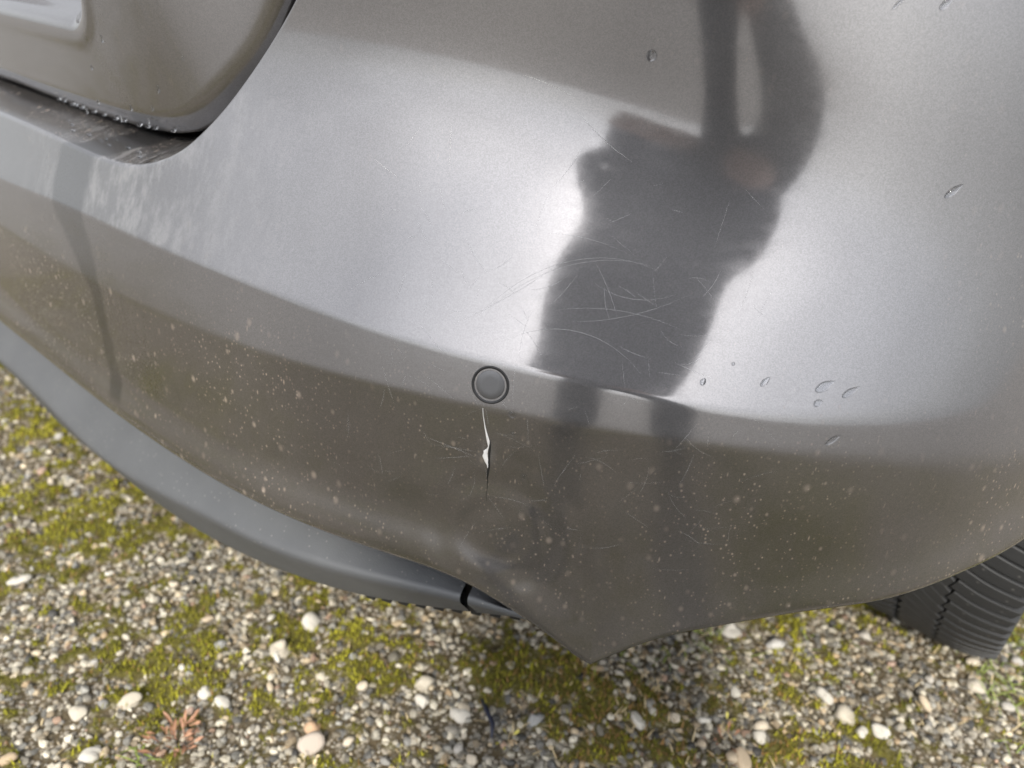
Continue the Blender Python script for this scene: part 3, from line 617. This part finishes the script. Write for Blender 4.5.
# distance from the lower edge, used for the rounding
def seg_dist(px, pz, ax, az, bx, bz):
    out = np.full(px.shape, 9.); 
    for i in range(len(ax)):
        ex, ez = bx[i] - ax[i], bz[i] - az[i]; t = np.clip(((px - ax[i])*ex + (pz - az[i])*ez)/(ex*ex + ez*ez), 0, 1)
        out = np.minimum(out, np.hypot(px - ax[i] - t*ex, pz - az[i] - t*ez))
    return out
gq = gc(np.linspace(0, gl[-1], 240)); gd = seg_dist(GS, GZ_, gq[:-1, 0], gq[:-1, 1], gq[1:, 0], gq[1:, 1])
gd[0] = 0
GP = gate_point(GS, GZ_, gd)
inn = -np.concatenate([plan_n(gs), 0*gs[:, None]], 1)
glow = [GP[0] + inn*q for q in (.05, .02, .004)]
A = np.array(glow + list(GP)); half = A.reshape(-1, 3); mir = half.copy(); mir[:, 0] = 2*S0x - mir[:, 0]; F1 = grid_faces(len(A), len(gs))
uvg = np.stack([np.tile(gs, (len(A), 1)), np.concatenate([np.tile(gzb, (3, 1)), GZ_])], -1).reshape(-1, 2)
gate = car_part(mesh_obj('tailgate', np.concatenate([half, mir]), np.concatenate([F1, F1[:, ::-1] + len(half)]), M_PAINT, attrs={'dirt': np.full(2*len(half), .10), 'wet': np.zeros(2*len(half))}, uv=np.concatenate([uvg, uvg + [3, 0]])))
def gate_frame(s, z):
    p = gate_point(np.array(s), np.array(z), np.array(.2)); n = plan_n(np.array(s)); return Vector(p), Vector((-n[1], n[0], 0)), Vector((0, 0, 1)), Vector((n[0], n[1], 0))
# plate in the recess
w_, h_ = .40, .11
def box(x0, x1, y0, y1, z0_, z1, bev=.0):
    return [(x, y, z) for z in (z0_, z1) for y in (y0, y1) for x in (x0, x1)], [(0, 2, 3, 1), (4, 5, 7, 6), (0, 1, 5, 4), (2, 6, 7, 3), (0, 4, 6, 2), (1, 3, 7, 5)]
def bevelled(name, dims, mat, parent=None, bev=.004, seg=2):
    v, f = box(*dims); o = mesh_obj(name, v, f, mat, None, False); bm = bmesh.new(); bm.from_mesh(o.data); bmesh.ops.bevel(bm, geom=list(bm.edges), offset=bev, segments=seg, affect='EDGES'); bm.to_mesh(o.data); bm.free()
    return car_part(o, parent)
yc = float(plan(S_MID)[1]) + .088
bevelled('number_plate', (S0x - .23, S0x + .225, yc - .004, yc, .792, .89), M_CREAM, gate, .003)
# beads of water along the lower edge of the tailgate and on the sill
def bead(p, r_, parent, fl=.7, n=Vector((0, 0, 1))):
    o = mesh_obj('water_drop', ICO2*np.array([1, 1, fl])*r_, ICF2, M_WATER); o.rotation_euler = n.to_track_quat('Z', 'Y').to_euler(); o.location = p; bpy.context.view_layer.update(); return car_part(o, parent)
for q in (-.66, -.645, -.625, -.615, -.60, -.57, -.545, -.52, -.50, -.47, -.455, -.44, -.41):
    k = int(np.argmin(np.abs(gs - q))); p = Vector(GP[2][k]); bead(p + Vector((0, -.001, -.001)), random.uniform(.0018, .0032), gate)
for s_, t_ in ((-.55, .5), (-.52, .62), (-.50, .45), (-.47, .6), (-.45, .55), (-.44, .35), (-.60, .6), (-.58, .4), (-.62, .7)):
    k = int(np.argmin(np.abs(sb - s_))); p = Vector(base[k] + dirn[k]*.035*t_); bead(p + Vector((0, 0, .0006)), random.uniform(.0015, .0030), bumper, .45)
for s_, z_, L in ((-.47, .745, .008), (-.515, .715, .006), (-.40, .71, .008), (-.46, .685, .008), (-.435, .675, .007), (-.42, .69, .006), (-.49, .67, .009), (-.53, .68, .006), (-.36, .74, .005), (-.57, .665, .007), (-.30, .80, .005)):
    p, a, b, n = gate_frame(s_, z_); v = ICO2*np.array([.0012, L/2, .001]); o = mesh_obj('water_drop', v, ICF2, M_WATER); mm = Matrix((a, b, n)).transposed().to_4x4(); mm.translation = p; o.matrix_world = mm; bpy.context.view_layer.update(); car_part(o, gate)

# grey valance below the paint
zT = lambda s: zbot(s) - .002
zM = cspline([-1.3, -.9, -.72, -.60, -.5, -.32, -.22, -.137, -.07, 0, .05], [.281, .281, .279, .2705, .2755, .303, .3135, .325, .333, .3365, .334])
zB = cspline([-1.3, -.9, -.72, -.60, -.484, -.30, -.2145, -.152, -.078, -.0075, .05], [.200, .200, .203, .212, .2185, .2422, .2583, .2696, .2844, .2976, .307])
def valance_piece(name, s0, s1, n, mat, mirror=True):
    s = np.linspace(s0, s1, n); t_, m_, b_ = zT(s), zM(s), zB(s); out = []
    dT = np.full(n, -.040); 
    gap = np.clip((t_ - m_), .006, 1)
    prof = [(dT - .03, t_ + .03), (dT - .012, t_ + .006), (dT, t_ - gap*.06), (dT + .018, t_ - gap*.38), (dT*0 - .002, t_ - gap*.80), (dT*0 + .0045, m_ + .004), (dT*0 + .006, m_ - .001), (dT*0 + .0055, m_ - .006), (dT*0 - .010, m_*.5 + b_*.5 - .004), (dT*0 - .026, b_ - .005), (dT*0 - .030, b_ - .010), (dT*0 - .036, b_ - .011), (dT*0 - .05, b_ + .004), (dT*0 - .12, b_ + .03)]
    p = plan(s); nn = plan_n(s); A = np.array([np.stack([p[:, 0] + nn[:, 0]*d, p[:, 1] + nn[:, 1]*d, z], -1) for d, z in prof])
    V = A.reshape(-1, 3); F = grid_faces(len(A), n, True); k = len(V); V2 = V.copy(); V2[:, 0] = 2*S0x - V2[:, 0]
    if mirror: F = np.concatenate([F, F[:, ::-1] + k]); V = np.concatenate([V, V2])
    o = mesh_obj(name, V, F, mat); bm = bmesh.new(); bm.from_mesh(o.data); bmesh.ops.remove_doubles(bm, verts=[q for q in bm.verts if abs(q.co.x - S0x) < 1e-4], dist=1e-5); bm.to_mesh(o.data); bm.free()
    md = o.modifiers.new('sub', 'SUBSURF'); md.levels = 1; md.render_levels = 1
    return car_part(o)
val = valance_piece('valance', S_MID, -.0135, 140, M_PLASTIC)
valance_piece('valance_end', -.0065, .050, 16, M_PLASTIC, False)
p = plan(np.array(-.010)); nn = plan_n(np.array(-.010))
bl, fl_ = box(-.006, .006, -.045, -.020, .300, .338); o = mesh_obj('joint_tab', bl, fl_, M_BLACK, None, False); mm = Matrix(((-nn[1], nn[0], 0), (nn[0], nn[1], 0), (0, 0, 1))).transposed().to_4x4(); mm.translation = (p[0], p[1], 0); o.matrix_world = mm; bpy.context.view_layer.update(); car_part(o, val)
v, f = lathe([(.0055, -.012), (.0055, .002), (.004, .0035), (.0001, .004)], 16)
o = mesh_obj('joint_plug', v, f, M_BLACK); n3 = Vector((nn[0], nn[1], 0)); mm = Matrix((Vector((-nn[1], nn[0], 0)), Vector((0, 0, 1)), n3)).transposed().to_4x4(); q = plan(np.array(-.004)); mm.translation = (q[0] - nn[0]*.004, q[1] - nn[1]*.004, .3285); o.matrix_world = mm; bpy.context.view_layer.update(); car_part(o, val)
for i, s_ in enumerate(np.arange(-.125, .05, .0195)):
    p = plan(np.array(s_)); nn = plan_n(np.array(s_)); v, f = box(-.0050, .0050, -.037, -.030, float(zB(s_)) - .0125, float(zB(s_)) - .006)
    o = mesh_obj('edge_clip', v, f, M_BLACK, None, False); mm = Matrix((Vector((-nn[1], nn[0], 0)), Vector((nn[0], nn[1], 0)), Vector((0, 0, 1)))).transposed().to_4x4(); mm.translation = (p[0], p[1], 0); o.matrix_world = mm; bpy.context.view_layer.update(); car_part(o, val)

# rear wheel
WX, WY, WR, WW = .912, .908, .335, .215           # outer face, axle, radius, tread width
def tyre_mesh(r0):
    prof = [(-WW/2 + .012, r0 - .115), (-WW/2 - .004, r0 - .085), (-WW/2 - .008, r0 - .055), (-WW/2 - .004, r0 - .028), (-WW/2 + .006, r0 - .022), (-WW/2 + .025, r0 - .013), (0, r0 - .009), (WW/2 - .025, r0 - .013), (WW/2 - .006, r0 - .022), (WW/2 + .004, r0 - .028), (WW/2 + .008, r0 - .055), (WW/2 + .004, r0 - .085), (WW/2 - .012, r0 - .115)]
    ns = 96; v = [(x, q*math.sin(2*math.pi*k/ns), q*math.cos(2*math.pi*k/ns)) for x, q in prof for k in range(ns)]
    return v, [(i*ns+k, (i+1)*ns+k, (i+1)*ns+(k+1) % ns, i*ns+(k+1) % ns) for i in range(len(prof)-1) for k in range(ns)]
def rim_mesh():
    prof = [(WW/2 - .01, .222), (WW/2 - .004, .216), (WW/2 - .012, .205), (.02, .198), (.02, .19)]
    ns = 96; v = [(x, q*math.sin(2*math.pi*k/ns), q*math.cos(2*math.pi*k/ns)) for x, q in prof for k in range(ns)]; f = [(i*ns+k, (i+1)*ns+k, (i+1)*ns+(k+1) % ns, i*ns+(k+1) % ns) for i in range(len(prof)-1) for k in range(ns)]
    for j in range(5):
        a0 = j*2*math.pi/5; k = len(v)
        for q, wd, x in ((.03, .05, .07), (.12, .035, .075), (.205, .045, .085)):
            for e, xx in ((-1, x), (1, x), (1, x - .03), (-1, x - .03)): v.append((xx, q*math.sin(a0) + e*wd/2*math.cos(a0), q*math.cos(a0) - e*wd/2*math.sin(a0)))
        for b in (0, 4):
            for c in range(4): f.append((k + b + c, k + b + (c+1) % 4, k + b + 4 + (c+1) % 4, k + b + 4 + c))
    k = len(v); ns2 = 24
    v += [(.078, .055*math.sin(2*math.pi*i/ns2), .055*math.cos(2*math.pi*i/ns2)) for i in range(ns2)]; f.append(tuple(range(k, k + ns2)))
    return v, f
def block_mesh(x0, x1, lead0, lead1, NB=60, fill=.80, zig=.0032):
    """one tread block of a V pattern: from x0 to x1 over the crown, running round by lead degrees"""
    st_ = 2*math.pi/NB; m_ = 6; V = []; F = []
    for i in range(m_ + 1):
        t = i/m_; x = x0 + (x1 - x0)*t; a = (lead0 + (lead1 - lead0)*t)*st_
        xx = abs(x)/(WW/2); rt = WR - .001 - .012*max(0, xx - .55)**1.6/.45**1.6 - .0*xx; rb_ = rt - .009 - .004*xx
        hw = st_*fill/2
        for q, ang in ((rb_, a - hw), (rt - .001, a - hw), (rt, a - hw + .0035), (rt, a + hw - .0035), (rt - .001, a + hw), (rb_, a + hw)): V.append((x + zig*(ang - a)/hw*(1 if t in (0, 1) else 1), q*math.sin(ang), q*math.cos(ang)))
    for i in range(m_):
        for j in range(5): F.append((i*6 + j, (i+1)*6 + j, (i+1)*6 + j + 1, i*6 + j + 1))
    F.append((5, 4, 3, 2, 1, 0)[::-1]); F.append(tuple(m_*6 + j for j in range(6))[::-1])
    me = bpy.data.meshes.new('tread_block'); me.from_pydata(V, [], F); me.materials.append(M_RUBBER)
    bm = bmesh.new(); bm.from_mesh(me); bmesh.ops.recalc_face_normals(bm, faces=bm.faces); bm.to_mesh(me); bm.free(); return me
def wheel(cx, cy, side, blocks):
    w = empty('wheel', (cx, cy, WR - .004)); bpy.context.view_layer.update(); car_part(w); v, f = tyre_mesh(WR)
    bpy.context.view_layer.update()
    o = mesh_obj('tyre', v, f, M_RUBBER, w); v, f = rim_mesh(); o = mesh_obj('rim', v, f, M_RIM, w); o.scale = (side, 1, 1)
    if blocks:
        NBK = 98
        # slanted shoulder rows and a zigzag pair of grooves
        rowsp = [block_mesh(-.108, -.010, .0, 1.6, NBK, .80), block_mesh(-.004, .040, 1.8, .1, NBK, .80), block_mesh(.0435, .110, .0, -1.0, NBK, .80)]
        for k in range(NBK):
            for ri, me in enumerate(rowsp):
                b = bpy.data.objects.new('tread_block', me); COL.objects.link(b); b.parent = w; b.rotation_euler = (-(k + (.5, 0, .28)[ri])*2*math.pi/NBK, 0, 0)
    return w
wheel(WX - WW/2, WY, 1, True)
wheel(2*S0x - WX + WW/2, WY, -1, False); wheel(WX - WW/2, WY + 2.65, 1, False); wheel(2*S0x - WX + WW/2, WY + 2.65, -1, False)

# flank, upper body, underbody: beyond the frame, closes the car
def mirror_x(V): m_ = np.array(V, float).copy(); m_[:, 0] = 2*S0x - m_[:, 0]; return m_
ys = np.concatenate([np.linspace(.0, 1.35, 60)*0 + np.linspace(float(skin(S_END, .7)[1]) + .004, 1.35, 60), np.linspace(1.36, 3.2, 20), np.linspace(3.21, 4.2, 60)])
def arch(y):
    z = np.full_like(y, .27)
    for c in (WY, WY + 2.65):
        d = np.abs(y - c); z = np.where(d < .385, np.maximum(z, WR + np.sqrt(np.maximum(.385**2 - d**2, 0))), z)
    return z
sx = float(skin(S_END, .8)[0]); A = []
for t in np.linspace(0, 1, 24):
    zz = arch(ys) + (Z_TOP - arch(ys))*t
    xe = skin(np.full(len(ys), S_END), np.clip(zz, .53, .905)); wj = 1 - sstep(0, .28, ys - ys[0]); xp = .912 - .03*(zz - .6)**2/.1*1.0 - np.maximum(ys - 3.7, 0)**2*.9
    A.append(np.stack([xp*(1 - wj) + xe[:, 0]*wj, ys + (xe[:, 1] - ys[0] + .003)*wj, zz], -1))
A = np.array(A); V = A.reshape(-1, 3); F = grid_faces(24, len(ys)); nv = len(V)
car_part(mesh_obj('side_panel', np.concatenate([V, mirror_x(V)]), np.concatenate([F, F[:, ::-1] + nv]), M_PAINT_CLEAN))
# shell above the waist
s_ = np.linspace(S_MID, S_END, 60); pr = skin(s_, np.full(60, .90)); hp = np.concatenate([pr[:, :2], [(.885, y) for y in np.linspace(.75, 3.6, 12)], [(.80, 3.9), (.6, 4.1), (.3, 4.2), (S0x, 4.22)]])
ctr = np.array([S0x, 2.2]); A = []
for z, k, fy in ((.903, 1, 0), (.96, 1.0, 0), (1.02, .985, 0), (1.05, .96, .06), (1.40, .80, .35), (1.46, .70, .5), (1.48, .45, .5), (1.485, .02, .5)):
    q = ctr + (hp - ctr)*np.array([k, k if z < 1.04 else k*.86]); A.append(np.concatenate([q, np.full((len(q), 1), z)], 1))
A = np.array(A); V = A.reshape(-1, 3); F = grid_faces(len(A), len(hp)); nv = len(V)
shell = car_part(mesh_obj('upper_body', np.concatenate([V, mirror_x(V)]), np.concatenate([F, F[:, ::-1] + nv]), M_PAINT_CLEAN))
# windows: a band set 3 mm proud
A2 = A[3:5] + 0; A2[:, :, :2] = ctr + (A2[:, :, :2] - ctr)*1.004; A2 = np.array([A2[0]*(1 - t) + A2[1]*t for t in (.08, .5, .92)]); V = A2.reshape(-1, 3); nv = len(V); F = grid_faces(3, len(hp))
car_part(mesh_obj('window', np.concatenate([V, mirror_x(V)]), np.concatenate([F, F[:, ::-1] + nv]), M_GLASS))
# rear lamps
for mirror in (False, True):
    s2 = np.linspace(-.10, .30, 30); A3 = np.array([np.concatenate([ctr + (skin(s2, np.full(30, .90))[:, :2] - ctr)*1.004, np.full((30, 1), z)], 1) for z in (.925, .95, .985, 1.01)]); V = A3.reshape(-1, 3); F = grid_faces(4, 30)
    car_part(mesh_obj('rear_lamp', mirror_x(V) if mirror else V, F[:, ::-1].copy() if mirror else F, M_LAMP))
v, f = box(S0x - .62, S0x + .62, .22, 4.1, .25, .60); car_part(mesh_obj('underbody', v, f, M_DARK, None, False))
v, f = box(S0x - .95, S0x + .95, .60, 4.1, .74, .86); car_part(mesh_obj('floor_pan', v, f, M_DARK, None, False))
ns = 40
for c in (WY, WY + 2.65):
    for mirror in (False, True):
        v = [(x, c + .392*math.cos(math.pi*(.03 + .80*k/ns)), WR + .392*math.sin(math.pi*(.03 + .80*k/ns))) for x in (.60, .905) for k in range(ns + 1)]; f = [(k, k+1, ns+2+k, ns+1+k) for k in range(ns)]
        car_part(mesh_obj('wheel_arch_liner', mirror_x(v) if mirror else v, f, M_DARK))
# ---------------------------------------------------------------- the photographer, mirrored in the paint
M_CLOTH = simple('dark_cloth', (.035, .035, .042), .9, var=.3, scale=60); M_TROUS = simple('dark_trousers', (.028, .030, .040), .9, var=.3, scale=60); M_SKIN = simple('skin', (.55, .36, .27), .5, var=.06, scale=30); M_HAIR = simple('hair', (.05, .035, .025), .6, var=.3, scale=200); M_SHOE = simple('shoe', (.03, .028, .026), .5)
PX, PY, FACE = 1.185, -.74, math.atan2(.55 - 1.185, .10 + .74)      # stands behind the phone, facing the corner
dx, dy = math.sin(-FACE)*0, 0
PM = Matrix.Translation((PX, PY, 0)) @ Matrix.Rotation(math.atan2(-(.55 - PX), .10 - PY), 4, 'Z')
PMI = PM.inverted()
lens = PMI @ CAM_POS; aim = (PMI.to_3x3() @ fwd).normalized()
ph_c = lens - aim*.006
ru = (PMI.to_3x3() @ right).normalized(); uu = (PMI.to_3x3() @ up).normalized()
phone_mid = ph_c - aim*.0045 - ru*.035 - uu*.018
def skinned(name, J, E_, root=0, sub=2):
    me = bpy.data.meshes.new(name); me.from_pydata([j[0] for j in J], E_, []); o = bpy.data.objects.new(name, me); COL.objects.link(o)
    md = o.modifiers.new('skin', 'SKIN'); md.use_smooth_shade = True
    sv = me.skin_vertices[0].data if me.skin_vertices else None
    if sv is None:
        bpy.context.view_layer.update()
    for i, j in enumerate(J):
        d = me.skin_vertices[0].data[i]; d.radius = j[1] if isinstance(j[1], tuple) else (j[1], j[1]); d.use_root = i == root
    sb_ = o.modifiers.new('sub', 'SUBSURF'); sb_.levels = sub; sb_.render_levels = sub
    dg = bpy.context.evaluated_depsgraph_get(); em = bpy.data.meshes.new_from_object(o.evaluated_get(dg)); bpy.data.objects.remove(o)
    return em
Lh, Rh = phone_mid - ru*.088, phone_mid + ru*.088
J = [((.01, 0, .93), (.19, .13)), ((-.01, .03, 1.10), (.215, .13)), ((.01, .07, 1.30), (.20, .13)), ((.01, .11, 1.44), (.10, .08)), ((0, .15, 1.53), .056), ((0, .185, 1.60), (.075, .085)), ((0, .195, 1.68), (.078, .095)), ((0, .19, 1.745), (.05, .06))]
E_ = [(i, i + 1) for i in range(7)]
def chain(start, pts):
    prev = start
    for p in pts: J.append(p); E_.append((prev, len(J) - 1)); prev = len(J) - 1
for sg, hand in ((-1, Lh), (1, Rh)):
    el = Vector((.185, .11, 1.08)) if sg > 0 else Vector((-.13, .15, 1.08)); wr = hand - aim*.035 + ru*sg*.03 - Vector((0, .02, .02))
    chain(3, [((sg*.13, .10, 1.42), .085), ((sg*.20, .09, 1.385), .075), ((sg*.24, .10, 1.25), .062), (tuple(el), .06), (tuple(el.lerp(wr, .4)), .056), (tuple(el.lerp(wr, .85)), .034), (tuple(wr), (.03, .024)), (tuple(wr.lerp(hand, .7)), (.036, .018))])
for sg in (-1, 1):
    lx = lambda q: q*1.25 + .05
    chain(0, [((sg*.10 + .02, 0, .86), .11), ((lx(sg*.12), .02, .68), .09), ((lx(sg*.135), .04, .49), .085), ((lx(sg*.14), .01, .30), .068), ((lx(sg*.145), -.01, .11), .05), ((lx(sg*.15), .0, .055), .048), ((lx(sg*.16), .10, .04), (.048, .035)), ((lx(sg*.165), .18, .032), (.04, .026))])
body_me = skinned('person', J, E_)
body_me.materials.clear()
for mm_ in (M_CLOTH, M_TROUS, M_SKIN, M_SHOE): body_me.materials.append(mm_)
wrs = [Lh - aim*.03, Rh - aim*.03]
for pgn in body_me.polygons:
    c = pgn.center; pgn.use_smooth = True
    if c.z < .10: pgn.material_index = 3
    elif min((c - Lh).length, (c - Rh).length) < .10: pgn.material_index = 2
    elif c.z > 1.535 or (c.z > 1.49 and abs(c.x) < .06): pgn.material_index = 2
    elif c.z < .93: pgn.material_index = 1
body_me.name = 'person'; person = bpy.data.objects.new('person', body_me); COL.objects.link(person); person.matrix_world = PM
tag(person, 'person in dark jacket and trousers holding up a phone, mirrored in the bumper', 'person')
bpy.context.view_layer.update()
def child(o): o.parent = person; return o
# fingers round the phone, face, hair
for sg, hand in ((-1, Lh), (1, Rh)):
    for k in range(4):
        b = hand - uu*(.028 - .019*k) - aim*.004 - ru*sg*.002; L = (.058, .068, .064, .05)[k]
        k1 = b - ru*sg*L*.40 + aim*.016; k2 = k1 - ru*sg*L*.38 + aim*.004; k3 = k2 - ru*sg*L*.25 - aim*.003
        J = [(tuple(b + ru*sg*.02 - aim*.012), .009), (tuple(b), .0088), (tuple(k1), .008), (tuple(k2), .0072), (tuple(k3), .0058)]
        if k < 3 or True:
            # keep the fingers to the phone's long edges so that the lens stays clear
            J = [(tuple(Vector(q) + ru*sg*.022), r_) for q, r_ in J]
        fm = skinned('finger', J, [(0, 1), (1, 2), (2, 3), (3, 4)], 0, 1); fm.materials.clear(); fm.materials.append(M_SKIN); o = bpy.data.objects.new('finger', fm); COL.objects.link(o); child(o)
    b = hand - uu*.04 - aim*.014 + ru*sg*.012
    J = [(tuple(b), .012), (tuple(b + uu*.026 - ru*sg*.012 - aim*.004), .0105), (tuple(b + uu*.05 - ru*sg*.028 - aim*.002), .009), (tuple(b + uu*.066 - ru*sg*.038 + aim*.001), .007)]
    fm = skinned('thumb', J, [(0, 1), (1, 2), (2, 3)], 0, 1); fm.materials.clear(); fm.materials.append(M_SKIN); o = bpy.data.objects.new('thumb', fm); COL.objects.link(o); child(o)
hv_ = ICO3*np.array([.088, .105, .10]) + np.array([0, .178, 1.69]); fc = [q for q in ICF3.tolist() if not (np.mean(hv_[q], axis=0)[1] > .225 and np.mean(hv_[q], axis=0)[2] < 1.735) and np.mean(hv_[q], axis=0)[2] > 1.62]
child(mesh_obj('hair', hv_, fc, M_HAIR))
child(mesh_obj('nose', ICO2*np.array([.013, .02, .024]) + np.array([0, .282, 1.655]), ICF2, M_SKIN))
M_EYE = simple('eye', (.02, .015, .01), .1); M_LIP = simple('lips', (.35, .14, .12), .5)
for sg in (-1, 1):
    child(mesh_obj('eye', ICO2*.011 + np.array([sg*.033, .266, 1.683]), ICF2, M_EYE)); child(mesh_obj('ear', ICO2*np.array([.010, .02, .032]) + np.array([sg*.083, .18, 1.665]), ICF2, M_SKIN))
child(mesh_obj('mouth', ICO2*np.array([.026, .008, .007]) + np.array([0, .270, 1.615]), ICF2, M_LIP))
# phone, held sideways; its lens is where the picture is taken from
v, f = box(-.078, .078, -.037, .037, -.0085, 0)
phone = mesh_obj('phone', v, f, M_BLACK, None, False); bm = bmesh.new(); bm.from_mesh(phone.data); bmesh.ops.bevel(bm, geom=list(bm.edges), offset=.0035, segments=3, affect='EDGES'); bm.to_mesh(phone.data); bm.free()
mm = Matrix((right, up, -fwd)).transposed().to_4x4(); mm.translation = CAM_POS - fwd*.008 - right*.035 - up*.018; phone.matrix_world = mm @ Matrix.Diagonal((1, 1, 1, 1))
tag(phone, 'black phone held sideways by the person taking the picture', 'phone'); bpy.context.view_layer.update()
v, f = box(-.072, .072, -.033, .033, .00005, .0009); scr = mesh_obj('screen', v, f, M_GLASS, None, False); scr.parent = phone
v, f = lathe([(.0085, 0), (.0085, .0022), (.0075, .0026), (.0001, .0026)], 20); ln = mesh_obj('lens', v, f, M_GLASS); ln.parent = phone; ln.rotation_euler = (math.pi, 0, 0); ln.location = (.035, .018, -.0085)
